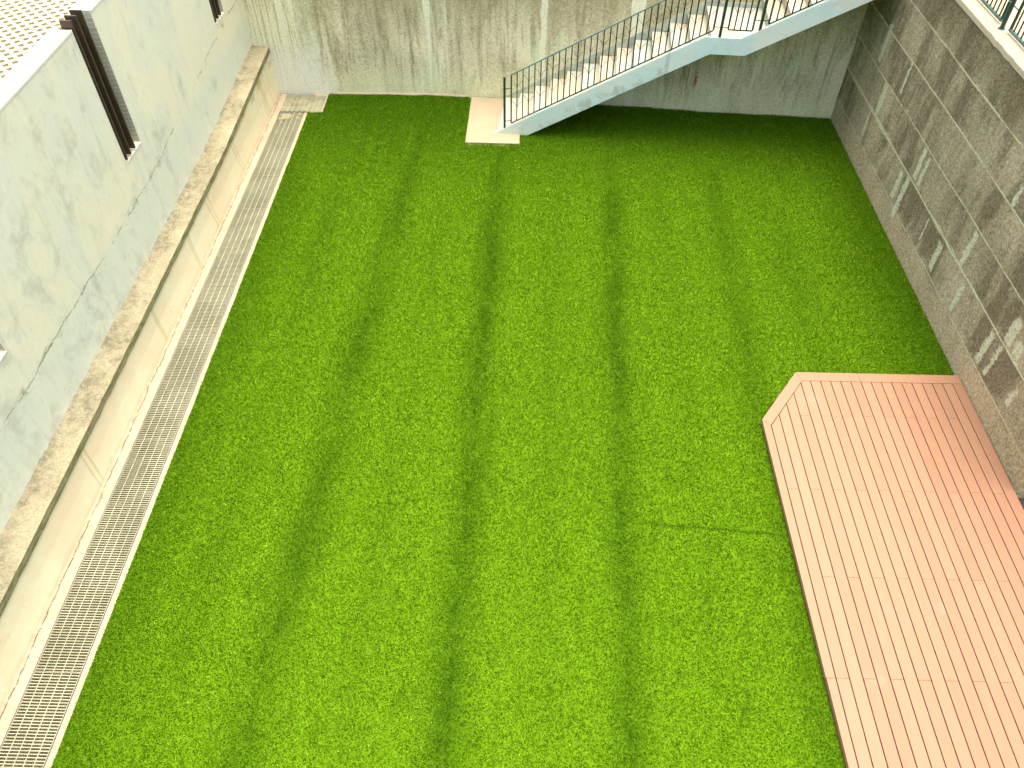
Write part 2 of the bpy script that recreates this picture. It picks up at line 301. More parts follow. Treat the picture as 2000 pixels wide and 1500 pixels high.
def m_turf(blade):
    t = NT("artificial_turf_blades" if blade else "turf_backing", .9 if blade else .95, .04); X, Y, Z = t.xyz()
    wob = t.noise(1, 3, t.vec((.5, .35, .5)), .5); mid = t.noise(2.2, 4, t.vec((1.6, .7, 1)), .65, .2); mid2 = t.noise(1, 5, t.vec((8.0, 2.6, 1), (2, 7, 0)), .65, .2)
    vX = t.wsum(t.wsum(X, wob, .05), t.noise(1, 5, t.vec((7, 2.2, 1)), .65), .16)
    acc = None
    clp = t.noise(1, 4, t.vec((7, 3.0, 1), (3, 4, 0)), .7)
    for a, b, hw, k0 in ((-2.73, .052, .17, .62), (-.735, .020, .16, .66), (1.00, .043, .15, .60), (2.92, .035, .15, .42), (-3.60, .03, .20, .25), (-1.75, .03, .14, .14), (.2, .03, .14, .14), (2.0, .03, .14, .12), (4.2, .0, .2, .2)):
        c0 = t.math('ADD', a, t.math('MULTIPLY', Y, b))
        d = t.math('ABSOLUTE', t.math('SUBTRACT', vX, c0))
        soft = t.math('MULTIPLY', t.rng(d, hw * .1, hw * 2.6, 1, 0), k0 * .95)
        core = t.math('MULTIPLY', t.math('MULTIPLY', t.rng(d, 0.0, hw * 1.1, 1, 0), t.rng(clp, .38, .66, 0, 1)), k0 * .55)
        k = t.math('ADD', soft, core)
        acc = k if acc is None else t.math('MAXIMUM', acc, k)
    brk = t.noise(1, 4, t.vec((1.6, .55, 1), (0, 4, 0)), .6)
    acc = t.math('MULTIPLY', acc, t.rng(brk, .32, .60, .45, 1))
    edge = t.math('MAXIMUM', t.rng(t.wsum(X, mid, .5), -3.45, -4.4, 0, .55), t.rng(t.wsum(X, mid, .5), 4.6, 6.0, 0, .50))  # shade along the left and right margins, put into the turf colour
    edge = t.math('MAXIMUM', edge, t.rng(t.wsum(Y, mid, 1.0), 10.8, 14.4, 0, .68))  # shade before the back wall, also put into the turf colour
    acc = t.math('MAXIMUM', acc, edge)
    seam = t.math('MULTIPLY', t.band(t.wsum(t.math('ADD', Y, t.math('MULTIPLY', X, .07)), mid, .06), 5.05, .02, .025), t.band(X, 2.35, 1.0, .3))
    acc = t.math('MAXIMUM', acc, t.math('MULTIPLY', seam, .75))
    blot = t.math('MULTIPLY', t.rng(mid2, .50, .72), t.rng(Y, 9.5, 4.5, .12, .50))
    acc = t.math('MAXIMUM', acc, blot)
    if blade:
        rnd = t.geo.outputs["Random Per Island"]
        lo = t.ramp(rnd, [(.0, (0.0302, 0.1185, 0.0014)), (.42, (0.0982, 0.2396, 0.0026)), (.80, (0.2166, 0.3969, 0.0063)), (1.0, (0.6549, 0.8072, 0.0892))])
        dk = t.mix(.25, (0.0441, 0.1278, 0.0014), lo, 'MIX')
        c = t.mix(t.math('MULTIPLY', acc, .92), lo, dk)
        c = t.mix(t.rng(mid, .38, .66, 0, .25), c, (0.1638, 0.3768, 0.0051))
        brush = t.noise(1, 4, t.vec((11, .35, 1), (0, 1, 0)), .65); c = t.mix(t.rng(brush, .54, .70, 0, .38), c, (0.0277, 0.1144, 0.0014)); c = t.mix(t.rng(brush, .46, .32, 0, .22), c, (0.2392, 0.4574, 0.0127))
        fine = t.noise(64, 2, t.vec((1, 1, .2)), .6); f2 = t.noise(20, 3, t.vec((1, .8, .2)), .6)
        c = t.mix(t.rng(fine, .52, .32, 0, .50), c, (0.0152, 0.0808, 0.0007)); c = t.mix(t.rng(fine, .53, .68, 0, .38), c, (0.3777, 0.6054, 0.032))
        c = t.mix(t.rng(f2, .48, .30, 0, .16), c, (0.0253, 0.1076, 0.0007))
    else:
        c = t.mix(acc, (0.099, 0.206, 0.004), (0.027, 0.0772, 0.002))
    m = t.color(c)
    if blade:
        tr = t.n.new("ShaderNodeBsdfTranslucent"); t.put(tr.inputs[0], c)
        mx = t.n.new("ShaderNodeMixShader"); mx.inputs[0].default_value = .25
        t.l.new(t.b.outputs[0], mx.inputs[1]); t.l.new(tr.outputs[0], mx.inputs[2])
        out = [n for n in t.n if n.type == 'OUTPUT_MATERIAL'][0]; t.l.new(mx.outputs[0], out.inputs[0])
    return m

def m_deck():
    t = NT("salmon_composite_decking", .62, .3)
    at = t.n.new("ShaderNodeAttribute"); at.attribute_name = "board_tone"; v = at.outputs["Fac"]
    X, Y, Z = t.xyz()
    grain = t.noise(1, 5, t.vec((60, 2.2, 1)), .65, .4); big = t.noise(.9, 4, None, .6); bl = t.noise(2.6, 5, t.vec((1, .6, 1)), .6, .6)
    c = t.mix(t.math('MULTIPLY', v, .65), (0.3151, 0.1721, 0.096), (0.2621, 0.131, 0.0701))
    c = t.mix(t.rng(grain, .40, .66, 0, .30), c, (0.2205, 0.1077, 0.0554))
    c = t.mix(t.rng(big, .42, .64, 0, .20), c, (0.3255, 0.1876, 0.1028))
    c = t.mix(t.rng(bl, .62, .76, 0, .40), c, (0.3578, 0.2298, 0.1605))
    c = t.mix(t.rng(t.noise(1.7, 4, t.vec((1, .5, 1), (4, 4, 4)), .6), .60, .74, 0, .10), c, (0.2101, 0.0999, 0.0486))
    sp = t.math('MULTIPLY', t.rng(t.voro(3.5), .045, .02), .5); c = t.mix(sp, c, (0.105, 0.05, 0.0271))
    far_lit = t.rng(t.math('ADD', t.wsum(X, big, 1.2), t.math('MULTIPLY', Y, -.35)), 1.2, 4.2, .16, 0); c = t.mix(far_lit, c, (0.4472, 0.3352, 0.2034))  # far left boards paler: brighter light put into the board colour
    near = t.rng(t.wsum(t.math('ADD', X, t.math('MULTIPLY', Y, -.7)), bl, 1.0), 1.5, 4.0, 0, .06); c = t.mix(near, c, (0.2777, 0.1254, 0.0689))  # near right end deeper orange: dimmer light put into the board colour
    t.bump(grain, .002, .5); return t.color(c)

def m_plain(name, c, rough=.6, spec=.3, var=.25, metal=0.0, scale=9):
    t = NT(name, rough, spec); t.b.inputs["Metallic"].default_value = metal
    n = t.noise(scale, 5, None, .7, .3); n2 = t.noise(70, 3, None, .6)
    k = t.mix(t.rng(n, .35, .7), c, tuple(max(0, x * (1 - var)) for x in c)); k = t.mix(t.rng(n2, .6, .75, 0, .3), k, tuple(min(1, x * 1.25) for x in c))
    t.bump(n2, .002, .4); return t.color(k)

def m_grate():
    t = NT("galvanised_grating", .6, .35); X, Y, Z = t.xyz()
    n = t.noise(1.3, 5, None, .65); f = t.noise(14, 5, None, .7)
    c = t.mix(t.rng(n, .38, .62), (0.397, 0.397, 0.263), (0.32, 0.317, 0.202))
    c = t.mix(t.rng(f, .5, .68, 0, .45), c, (0.221, 0.213, 0.129))
    return t.color(c)
def m_pad():
    t = NT("pale_cement_screed", .9, .2)
    n = t.noise(1.5, 5, None, .6, .4); f = t.noise(50, 4, None, .7); r = t.noise(4, 4, t.vec((1, 1, 1), (2, 2, 0)), .6)
    c = t.mix(t.rng(n, .38, .62), (0.3987, 0.3281, 0.2109), (0.3655, 0.3069, 0.1968)); c = t.mix(t.rng(r, .56, .7, 0, .3), c, (0.3101, 0.254, 0.1728)); c = t.mix(t.rng(f, .5, .7, 0, .25), c, (0.2769, 0.2328, 0.1538))
    t.bump(f, .004, .5); return t.color(c)
def m_stair(side):
    t = NT("stair_stringer_paint" if side else "stair_tread_screed", .85, .25); X, Y, Z = t.xyz()
    big = t.noise(1, 5, t.vec((1.3, 1.3, 1.6), (3, 0, 0)), .6, .5); mid = t.noise(1, 6, t.vec((3.5, 3.5, 3.5), (1, 0, 6)), .7, .6)
    if side:
        c = t.mix(t.rng(big, .38, .62), (.50, .66, .62), (.60, .68, .60))
        c = t.mix(t.rng(Z, .9, .1, 0, .5), c, (.60, .66, .50))
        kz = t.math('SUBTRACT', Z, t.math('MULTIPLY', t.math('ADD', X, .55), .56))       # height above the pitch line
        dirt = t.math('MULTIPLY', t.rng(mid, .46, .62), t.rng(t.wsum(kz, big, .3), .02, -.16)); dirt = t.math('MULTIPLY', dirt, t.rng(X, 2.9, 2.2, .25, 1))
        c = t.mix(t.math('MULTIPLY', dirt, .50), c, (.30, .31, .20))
        c = t.mix(t.rng(mid, .60, .74, 0, .35), c, (.36, .44, .42))
        ru = t.math('MULTIPLY', t.rng(X, 4.2, 5.4), t.rng(big, .50, .62)); c = t.mix(t.math('MULTIPLY', ru, .35), c, (.55, .46, .34))
        rep = t.math('MULTIPLY', t.band(X, 2.42, .035, .02), .5); c = t.mix(rep, c, (.32, .38, .34))
    else:
        c = t.mix(t.rng(big, .36, .64), (.54, .47, .31), (.50, .46, .34))
        blu = t.rng(t.noise(1, 4, t.vec((2.2, 1.2, 2.0), (6, 0, 0)), .6, .5), .42, .56, 0, .75); c = t.mix(blu, c, (.38, .46, .41))
        c = t.mix(t.rng(mid, .52, .68, 0, .45), c, (.45, .31, .16))
        c = t.mix(t.rng(t.noise(8, 5, None, .7), .60, .75, 0, .35), c, (.24, .23, .17))
    t.bump(mid, .006, .5); return t.color(c)
def m_tile():
    t = NT("grey_green_mosaic_tile", .35, .5); X, Y, Z = t.xyz()
    cb = t.n.new("ShaderNodeCombineXYZ"); t.l.new(t.math('ADD', X, 5.42), cb.inputs[0]); t.l.new(Z, cb.inputs[1])
    b = t.n.new("ShaderNodeTexBrick"); t.l.new(cb.outputs[0], b.inputs["Vector"]); b.offset = 0.0
    b.inputs["Scale"].default_value = 1.0; b.inputs["Brick Width"].default_value = .098; b.inputs["Row Height"].default_value = .0605; b.inputs["Mortar Size"].default_value = .0045
    b.inputs["Color1"].default_value = (.38, .41, .32, 1); b.inputs["Color2"].default_value = (.44, .46, .37, 1); b.inputs["Mortar"].default_value = (.66, .66, .50, 1)
    t.bump(b.outputs["Fac"], -.003, .8); return t.color(b.outputs["Color"])
def m_paver():
    t = NT("cream_grid_paver_concrete", .9, .2); n = t.noise(3, 5, None, .6); f = t.noise(40, 4, None, .7)
    c = t.mix(t.rng(n, .4, .65), (0.515, 0.441, 0.271), (0.484, 0.41, 0.238)); c = t.mix(t.rng(f, .5, .7, 0, .3), c, (0.39, 0.327, 0.185)); t.bump(f, .006, .6); return t.color(c)
def m_soil():
    t = NT("soil_and_grit", .95, .1); n = t.noise(3.0, 4, None, .6); v = t.noise(28, 4, None, .7)
    c = t.ramp(n, [(.3, (0.105, 0.096, 0.04)), (.45, (0.155, 0.12, 0.06)), (.58, (0.223, 0.168, 0.075)), (.7, (0.136, 0.132, 0.05))]); c = t.mix(t.rng(v, .45, .65, 0, .5), c, (0.26, 0.204, 0.1)); t.bump(v, .01, .8); return t.color(c)

MAT = dict(back=m_retaining(0), pebble=m_pebble(), green=m_green_plaster(), low=m_lowwall(), ledge=m_ledge(), lip=m_lip(),
    coping=m_cream("cream_coping_paint", (.66, .62, .48), (.62, .58, .45), (.48, .44, .32), .25, 1, False),
    coping2=m_cream("cream_cement_coping", (.46, .40, .26), (.49, .43, .28), (.34, .29, .18), .35, 1, False),
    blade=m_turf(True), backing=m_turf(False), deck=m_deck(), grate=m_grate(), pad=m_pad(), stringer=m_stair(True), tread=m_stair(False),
    tile=m_tile(), paver=m_paver(), soil=m_soil(),
    joist=m_plain("dark_deck_joist", (.10, .045, .025), .8, .2), fascia=m_plain("deck_fascia", (.20, .085, .05), .7, .2),
    dgreen=m_plain("dark_green_rail_paint", (.012, .05, .035), .45, .4, .3), dbrown=m_plain("black_green_baluster_paint", (.016, .026, .018), .5, .35, .3),
    lgreen=m_plain("weathered_green_rail_paint", (.09, .17, .14), .5, .35, .35),
    fin=m_plain("dark_bronze_metal", (.055, .038, .02), .5, .4, .3), frame=m_plain("pale_angle_iron", (.36, .34, .24), .7, .3, .2),
    kerb=m_cream("drain_kerb_mortar", (.42, .37, .255), (.39, .325, .215), (.36, .25, .15), .55, 2.2, False),
    drain=m_plain("drain_channel_silt", (.16, .15, .09), .9, .1, .5), ground=m_plain("bare_ground", (.26, .23, .17), .95, .1, .3, 0, 1.0),
    silt=m_plain('khaki_silt', (.30, .27, .16), .95, .1, .25), gravel=m_plain("dark_gravel", (.06, .055, .05), .9, .2, .7, 0, 30), skirt=m_plain("stair_skirting_paint", (.46, .50, .38), .85, .2, .35, 0, 5),
    terrace=m_cream("terrace_paving", (.5, .43, .27), (.52, .42, .26), (.4, .33, .2), .3, 1, False))

# ------------------------------------------------------------------ key plan points
def back_y(x): return 15.05 - (x + 1.98) * 0.0873 if x > -1.98 else 15.0 + (x + 5.11) * 0.016
GX0, GX1 = -4.365, 5.985

# ------------------------------------------------------------------ ground and setting
bm = bmesh.new(); vs = [bm.verts.new(c) for c in [(-400, -400, -.6), (400, -400, -.6), (400, 400, -.6), (-400, 400, -.6)]]; bm.faces.new(vs)
put("ground", bm, MAT['ground'], kind='structure')
bm = bmesh.new(); box(bm, -4.36, 5.985, -2, 15.3, -.5, -.012)
put("courtyard_floor", bm, MAT['pad'], kind='structure')
# upper ground round the sunken court
bm = bmesh.new(); box(bm, -60, -5.60, -2, 60, -.55, 3.755); put("upper_terrace_ground", bm, MAT['soil'], kind='structure')
bm = bmesh.new(); box(bm, -5.58, 60, 15.45, 60, -.55, 4.3); put("upper_bank_ground", bm, MAT['terrace'], kind='structure')
bm = bmesh.new(); box(bm, 6.272, 60, 5.475, 15.43, -.55, 3.46); put("upper_path", bm, MAT['terrace'], kind='structure')
bm = bmesh.new(); box(bm, 6.62, 60, -2, 5.45, -.55, -.06); put("lower_side_ground", bm, MAT['gravel'], kind='structure')

# grid pavers on the left terrace (one slab pattern with real holes)
bm = bmesh.new()
ea = Vector((.0742, .0742, 0)); eb = Vector((.0895, -.0895, 0)); O = Vector((-6.06, 9.33, 0)); ha, hb = .60, .53
za, zb = 3.795, 3.765; cache = {}
def gv(i, j, z):
    k = (i, j, z)
    if k not in cache:
        fi = i // 2 + ((1 - ha) if i % 2 else 0); fj = j // 2 + ((1 - hb) if j % 2 else 0)
        p = O + ea * fi + eb * fj; cache[k] = bm.verts.new((p.x, p.y, z))
    return cache[k]
for i in range(-90, 90):
    for j in range(-90, 90):
        c = O + ea * (i + .5) + eb * (j + .5)
        if not (-10.5 < c.x < -5.60 and 6.0 < c.y < 17.5): continue
        I, J = 2 * i, 2 * j
        bm.faces.new([gv(I, J, za), gv(I+1, J, za), gv(I+1, J+1, za), gv(I, J+1, za)])
        bm.faces.new([gv(I+1, J, za), gv(I+2, J, za), gv(I+2, J+1, za), gv(I+1, J+1, za)])
        bm.faces.new([gv(I, J+1, za), gv(I+1, J+1, za), gv(I+1, J+2, za), gv(I, J+2, za)])
        ring = [(I+1, J+1), (I+2, J+1), (I+2, J+2), (I+1, J+2)]
        for a in range(4):
            p, q = ring[a], ring[(a+1) % 4]
            try: bm.faces.new([gv(*p, za), gv(*q, za), gv(*q, zb), gv(*p, zb)])
            except ValueError: pass
put("grid_paving", bm, MAT['paver'], kind='structure')

# ------------------------------------------------------------------ turf
cut_x = [-4.07, -1.17, -.14, 3.16]; cut_y = [14.27, 13.21, 7.31]
def inside(x, y):
    if x < GX0 or x > GX1 or y < -1.5: return False
    if y > back_y(x) - .03 - .02 * math.sin(x * 2.1) : return False
    if x < -4.075 and y > 14.27: return False
    if -1.17 < x < -.14 and y > 13.21: return False
    if x > 3.17 and y < 6.5: return False
    if x > 3.17 and y < 7.33 and (y < 6.52 + (x - 3.15) * 1.36): return False
    return True
VAL = [(-2.73, .052, .18), (-.735, .020, .16), (1.00, .043, .16), (2.92, .035, .14)]
def turf_z(x, y):
    z = .0
    for a, b, wd in VAL:
        d = (x - (a + b * y)) / wd
        z -= .008 * math.exp(-d * d)
    return z + .004 + .0015 * mnoise.noise(Vector((x * 1.1, y * .5, 3.0)))
bm = bmesh.new(); st = .09
nx = int((GX1 - GX0) / st) + 1; ny = int((15.2 + 1.5) / st) + 1; gr = {}
for i in range(nx + 1):
    for j in range(ny + 1):
        x = min(GX0 + i * st, GX1); y = -1.5 + j * st
        yb = back_y(x) - .03
        y = min(y, yb)
        gr[i, j] = (x, y)
vg = {}
def tv(i, j):
    if (i, j) not in vg: x, y = gr[i, j]; vg[i, j] = bm.verts.new((x, y, turf_z(x, y)))
    return vg[i, j]
for i in range(nx):
    for j in range(ny):
        x = (gr[i, j][0] + gr[i+1, j][0]) / 2; y = (gr[i, j][1] + gr[i, j+1][1]) / 2
        if gr[i, j+1][1] - gr[i, j][1] < 1e-4 or gr[i+1, j][0] - gr[i, j][0] < 1e-4: continue
        if inside(x, y): bm.faces.new([tv(i, j), tv(i+1, j), tv(i+1, j+1), tv(i, j+1)])
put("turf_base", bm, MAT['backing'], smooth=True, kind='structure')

rs = np.random.RandomState(3)
NB = 1500000
px = rs.uniform(GX0, GX1, NB); py = rs.uniform(.8, 15.1, NB)
yb = np.where(px > -1.98, 15.05 - (px + 1.98) * .0873, 15.0 + (px + 5.11) * .016) - .025 - .02 * np.sin(px * 2.1) - .012 * np.sin(px * 7.3)
ok = (py < yb) & (px > GX0 + .006 * np.sin(py * 3.1) + .004 * np.sin(py * 11.7))
ok &= ~((px < -4.075) & (py > 14.26)); ok &= ~((px > -1.175) & (px < -.135) & (py > 13.205))
ok &= ~((px > 3.14) & (py < 7.345) & (py < 6.49 + (px - 3.14) * 1.36))
px = px[ok]; py = py[ok]; n = len(px)
pz = np.full(n, .012)
for a, b, wd in VAL: d = (px - (a + b * py)) / wd; pz -= .008 * np.exp(-d * d)
hgt = rs.uniform(.014, .025, n); ang = rs.uniform(0, 2*np.pi, n); lean = rs.uniform(0, .022, n); la = rs.uniform(0, 2*np.pi, n)
la = np.where(rs.rand(n) < .45, rs.normal(-1.57, .5, n), la)          # pile leans towards the camera end
wd = rs.uniform(.0032, .0062, n)
V = np.empty((n, 3, 3))
V[:, 0] = np.stack([px - np.cos(ang) * wd, py - np.sin(ang) * wd, pz - .006], 1)
V[:, 1] = np.stack([px + np.cos(ang) * wd, py + np.sin(ang) * wd, pz - .006], 1)
V[:, 2] = np.stack([px + np.cos(la) * lean, py + np.sin(la) * lean, pz + hgt], 1)
me = bpy.data.meshes.new("artificial_grass"); me.vertices.add(3*n); me.vertices.foreach_set("co", V.reshape(-1))
me.loops.add(3*n); me.loops.foreach_set("vertex_index", np.arange(3*n, dtype=np.int32))
me.polygons.add(n); me.polygons.foreach_set("loop_start", np.arange(0, 3*n, 3, dtype=np.int32)); me.polygons.foreach_set("loop_total", np.full(n, 3, dtype=np.int32))
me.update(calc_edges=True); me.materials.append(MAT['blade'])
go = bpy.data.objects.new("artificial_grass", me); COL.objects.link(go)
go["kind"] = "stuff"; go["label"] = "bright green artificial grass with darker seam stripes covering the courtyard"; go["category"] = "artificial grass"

# ------------------------------------------------------------------ concrete pad at the stair foot
bm = bmesh.new(); prism(bm, [(-1.165, 13.215), (-.145, 13.20), (-.145, 14.86), (-1.15, 14.95)], -.011, .030)
put("concrete_pad", bm, MAT['pad'], bevel=.006, kind='structure')

# ------------------------------------------------------------------ far retaining wall
t = thing("retaining_wall", "tall weathered grey concrete wall with dark run marks standing behind the staircase", "wall", (0, 15.0, 0))
bm = bmesh.new()
pts = [(-5.9, back_y(-5.9)), (-4.0, back_y(-4.0)), (-1.98, 15.05), (-1.96, 15.048), (.27, back_y(.27)), (6.35, back_y(6.35)), (6.35, 15.42), (-5.9, 15.42)]
prism(bm, pts, -.5, 4.33)
put("wall_face", bm, MAT['back'], t)
bm = bmesh.new(); prism(bm, [(-5.9, 14.93), (-1.98, 15.00), (6.35, back_y(6.35) - .05), (6.35, 15.44), (-5.9, 15.44)], 4.332, 4.42)
put("coping", bm, MAT['coping2'], t, bevel=.01)
# drip of pale mortar along the foot of the wall above the turf
bm = bmesh.new(); prev = None
xs = np.arange(-4.0, -1.16, .09)
for x in xs:
    h = .022 + .018 * mnoise.noise(Vector((x * 3, 1, 0))) ; dpt = .035 + .02 * mnoise.noise(Vector((x * 4, 5, 0))); y = back_y(x)
    cur = [bm.verts.new(c) for c in [(x, y + .01, -.01), (x, y - dpt, -.01), (x, y - dpt * .6, h), (x, y + .01, h + .03)]]
    if prev:
        for a in range(3): bm.faces.new([prev[a], prev[a+1], cur[a+1], cur[a]])
    prev = cur
put("mortar_fillet", bm, MAT['kerb'], t, smooth=True)

# ------------------------------------------------------------------ right retaining wall with railing on top
t = thing("panelled_wall", "grey brown pebble dashed wall with pale joints and lime streaks, beside the deck", "wall", (6.1, 10, 0))
bm = bmesh.new(); box(bm, 5.99, 6.25, 5.452, back_y(6.0) + .05, -.5, 3.42); put("wall_face", bm, MAT['pebble'], t, bevel=.012)
bm = bmesh.new()
ys = np.arange(5.44, 14.36, .06); prev = None
for y in ys:                                                       # coping with slightly ragged mortar edge
    jx = 5.975 + .012 * mnoise.noise(Vector((0, y * 6, 0))); jz = 3.415 - .01 * abs(mnoise.noise(Vector((3, y * 9, 0))))
    cur = [bm.verts.new(c) for c in [(jx, y, jz), (jx + .004, y, 3.476), (jx + .012, y, 3.484), (6.268, y, 3.484), (6.268, y, 3.30)]]
    if prev:
        for a in range(4): bm.faces.new([prev[a], prev[a+1], cur[a+1], cur[a]])
    else: first = cur
    prev = cur
bm.faces.new(first); bm.faces.new(prev[::-1])
put("coping", bm, MAT['coping2'], t)

# railing on that wall
def panel_rail(root, x, y0, y1, z0, h=1.0, pitch=.105):
    bm = bmesh.new(); bar(bm, (x, y0, z0), (x, y1, z0), .034); put("bottom_rail", bm, MAT['lgreen'], root)
    bm = bmesh.new(); bar(bm, (x, y0, z0 + h), (x, y1, z0 + h), .034); put("top_rail", bm, MAT['dgreen'], root)
    for y in (y0 + .02, y1 - .02):
        bm = bmesh.new(); bar(bm, (x, y, z0 - .015), (x, y, z0 + h + .017), .040, seg=10); put("frame_upright", bm, MAT['dgreen'], root)
    k = int(round((y1 - y0) / pitch))
    for i in range(1, k):
        y = y0 + (y1 - y0) * i / k
        bm = bmesh.new(); bar(bm, (x, y, z0 + .018), (x, y, z0 + h - .018), .016); put("baluster", bm, MAT['dbrown'], root)
t = thing("wall_top_railing", "dark green metal railing standing on the coping of the pebble dashed wall", "railing", (6.2, 10.4, 3.484))
panel_rail(t, 6.2, 10.53, 13.7, 3.535); panel_rail(t, 6.2, 7.2, 10.27, 3.535)
for y in (10.40, 7.05, 13.85):
    bm = bmesh.new(); bar(bm, (6.165, y, 3.482), (6.165, y, 4.62), .058, seg=12); o = put("post", bm, MAT['dgreen'], t)
    bm = bmesh.new(); bar(bm, (6.165, y, 3.4835), (6.165, y, 3.492), .095, seg=12); put("base_plate", bm, MAT['lgreen'], o)
    for z in (3.78, 4.35):
        bm = bmesh.new(); bar(bm, (6.185, y - .14, z), (6.185, y + .14, z), .018, seg=8); put("bracket", bm, MAT['lgreen'], o)

# ------------------------------------------------------------------ left: low whitewashed wall with ledge
def ledge_z(y): return .73 + max(0, y - 7.5) / 7.5 * .07 + max(0, y - 11.5) / 3.5 * .17
t = thing("low_plinth_wall", "low cream wall with a weathered mortar ledge, running beside the long drain", "wall", (-5.2, 8, 0))
bm = bmesh.new(); N = 70; prev = None
for i in range(N + 1):
    y = -1.5 + 16.5 * i / N; z = ledge_z(y); wv = .010 * mnoise.noise(Vector((1, y * .8, 0)))
    cur = [bm.verts.new(c) for c in [(-5.075 + wv, y, -.5), (-5.075 + wv, y, .0), (-5.105 + wv, y, .35), (-5.115, y, z - .105), (-5.43, y, z - .105), (-5.43, y, -.5)]]
    if prev:
        for a in range(5): bm.faces.new([prev[a], prev[a+1], cur[a+1], cur[a]])
    prev = cur
put("wall_face", bm, MAT['low'], t, smooth=False)
bm = bmesh.new(); prev = None
for i in range(241):
    y = -1.5 + 16.5 * i / 240; z = ledge_z(y)
    e = .008 * mnoise.noise(Vector((2, y * 5, 0))); fl = .018 + .020 * mnoise.noise(Vector((5, y * 4, 0))) + .012 * mnoise.noise(Vector((5, y * 15, 0)))
    cur = [bm.verts.new(c) for c in [(-5.117, y, z - .104), (-5.098 + e, y, z - .102), (-5.100 + e, y, z - .004), (-5.112 + e, y, z + .003), (-5.30, y, z + .012), (-5.395 + fl, y, z + .016 + fl * .2), (-5.435, y, z + .035 + fl)]]
    if prev:
        for a in range(6):
            f = bm.faces.new([prev[a], prev[a+1], cur[a+1], cur[a]]); f.material_index = 1 if a in (0, 1) else 0
    prev = cur
put("ledge", bm, [MAT['ledge'], MAT['lip']], t)

# ------------------------------------------------------------------ left: pale green wall with notches
NOTCH = [(.90, 1.47), (5.03, 5.60), (9.14, 9.71), (13.46, 14.00)]
t = thing("green_garden_wall", "tall pale green plastered wall with cream coping, cut by tall narrow openings", "wall", (-5.5, 8, 0))
segs = []; y = -1.5
for a, b in NOTCH: segs.append((y, a)); y = b
segs.append((y, 15.02))
bm = bmesh.new()
yb_ = [-1.5] + [v for ab in NOTCH for v in ab] + [15.02]; zb_ = [.3, 2.03, 3.80]; gw = {}
def wv_(i, j, x):
    if (i, j, x) not in gw: gw[i, j, x] = bm.verts.new((x, yb_[i], zb_[j]))
    return gw[i, j, x]
solid = lambda i, j: 0 <= i < len(yb_) - 1 and (j == 0 or (j == 1 and i % 2 == 0))
XA, XB = -5.66, -5.42
for i in range(len(yb_) - 1):
    for j in (0, 1):
        if not solid(i, j): continue
        for x in (XA, XB): bm.faces.new([wv_(i, j, x), wv_(i+1, j, x), wv_(i+1, j+1, x), wv_(i, j+1, x)])
        for di, p, q in ((-1, (i, j), (i, j+1)), (1, (i+1, j), (i+1, j+1))):
            if not solid(i + di, j): bm.faces.new([wv_(*p, XA), wv_(*q, XA), wv_(*q, XB), wv_(*p, XB)])
        for dj, p, q in ((-1, (i, j), (i+1, j)), (1, (i, j+1), (i+1, j+1))):
            if not solid(i, j + dj): bm.faces.new([wv_(*p, XA), wv_(*q, XA), wv_(*q, XB), wv_(*p, XB)])
put("wall_face", bm, MAT['green'], t)
for a, b in segs:
    bm = bmesh.new(); box(bm, -5.685, -5.416, a + (.003 if a > 0 else 0), b - .003, 3.802, 3.834); put("coping", bm, MAT['coping'], t, bevel=.004)
for a, b in NOTCH:
    bm = bmesh.new(); box(bm, -5.685, -5.4185, b - .0105, b + .0025, 2.05, 3.8375); box(bm, -5.685, -5.4185, a - .0025, a + .0105, 2.05, 3.8375); put("tile_reveal", bm, MAT['tile'], t)
    bm = bmesh.new(); prism(bm, [(-5.685, 2.031), (-5.412, 2.031), (-5.412, 2.044), (-5.685, 2.062)], a + .003, b - .003, 'y'); put("sill", bm, MAT['coping'], t)
    bm = bmesh.new(); box(bm, -5.72, -5.686, a - .05, b + .05, 1.9, 3.76); put("back_panel", bm, MAT['coping'], t)
# raised fillet of plaster round each opening is a shallow band
LBL = {5.03: "set of dark bronze fins in the nearer wall opening, at the left picture edge", 9.14: "set of three tall dark bronze fins in the middle opening of the green wall",
       13.46: "set of dark bronze fins in the farthest wall opening, by the wall corner", .90: "set of dark bronze fins in the wall opening nearest the viewer, out of view"}
for a, b in NOTCH[1:]:
    t = thing("louvre_fins", LBL[a], "louvre", (-5.5, a, 2.06), "metal fins standing in the openings of the green wall")
    for k, dy in enumerate((.035, .175, .33)):
        bm = bmesh.new(); box(bm, -5.545, -5.405, a + dy, a + dy + .032, 2.075, 3.93); put("fin", bm, MAT['fin'], t, bevel=.003)
    for z in (2.3, 3.6):
        bm = bmesh.new(); box(bm, -5.50, -5.47, a + .005, a + .36, z, z + .03); put("tie_bar", bm, MAT['fin'], t)

# ------------------------------------------------------------------ drain: kerb, channel, gratings
bm = bmesh.new(); prev = None
for i in range(171):
    y = -1.5 + 16.48 * i / 170; e = .012 * mnoise.noise(Vector((9, y * 3, 0))); z = .012 + .006 * mnoise.noise(Vector((9, y * 5, 3)))
    cur = [bm.verts.new(c) for c in [(-5.09, y, -.4), (-5.09, y, .016 + z), (-5.035 + e, y, z), (-4.955, y, -.001), (-4.935, y, -.002), (-4.935, y, -.4)]]
    if prev:
        for a in range(5): bm.faces.new([prev[a], prev[a+1], cur[a+1], cur[a]])
    prev = cur
put("drain_kerb", bm, MAT['kerb'], kind='structure')
bm = bmesh.new(); box(bm, -4.934, -4.361, -1.5, 15.02, -.5, -.22); put("drain_channel_bed", bm, MAT['drain'], kind='structure')
bm = bmesh.new(); box(bm, -4.435, -4.362, -1.5, 14.27, -.4, -.006); put("drain_edge_kerb", bm, MAT['kerb'], kind='structure')
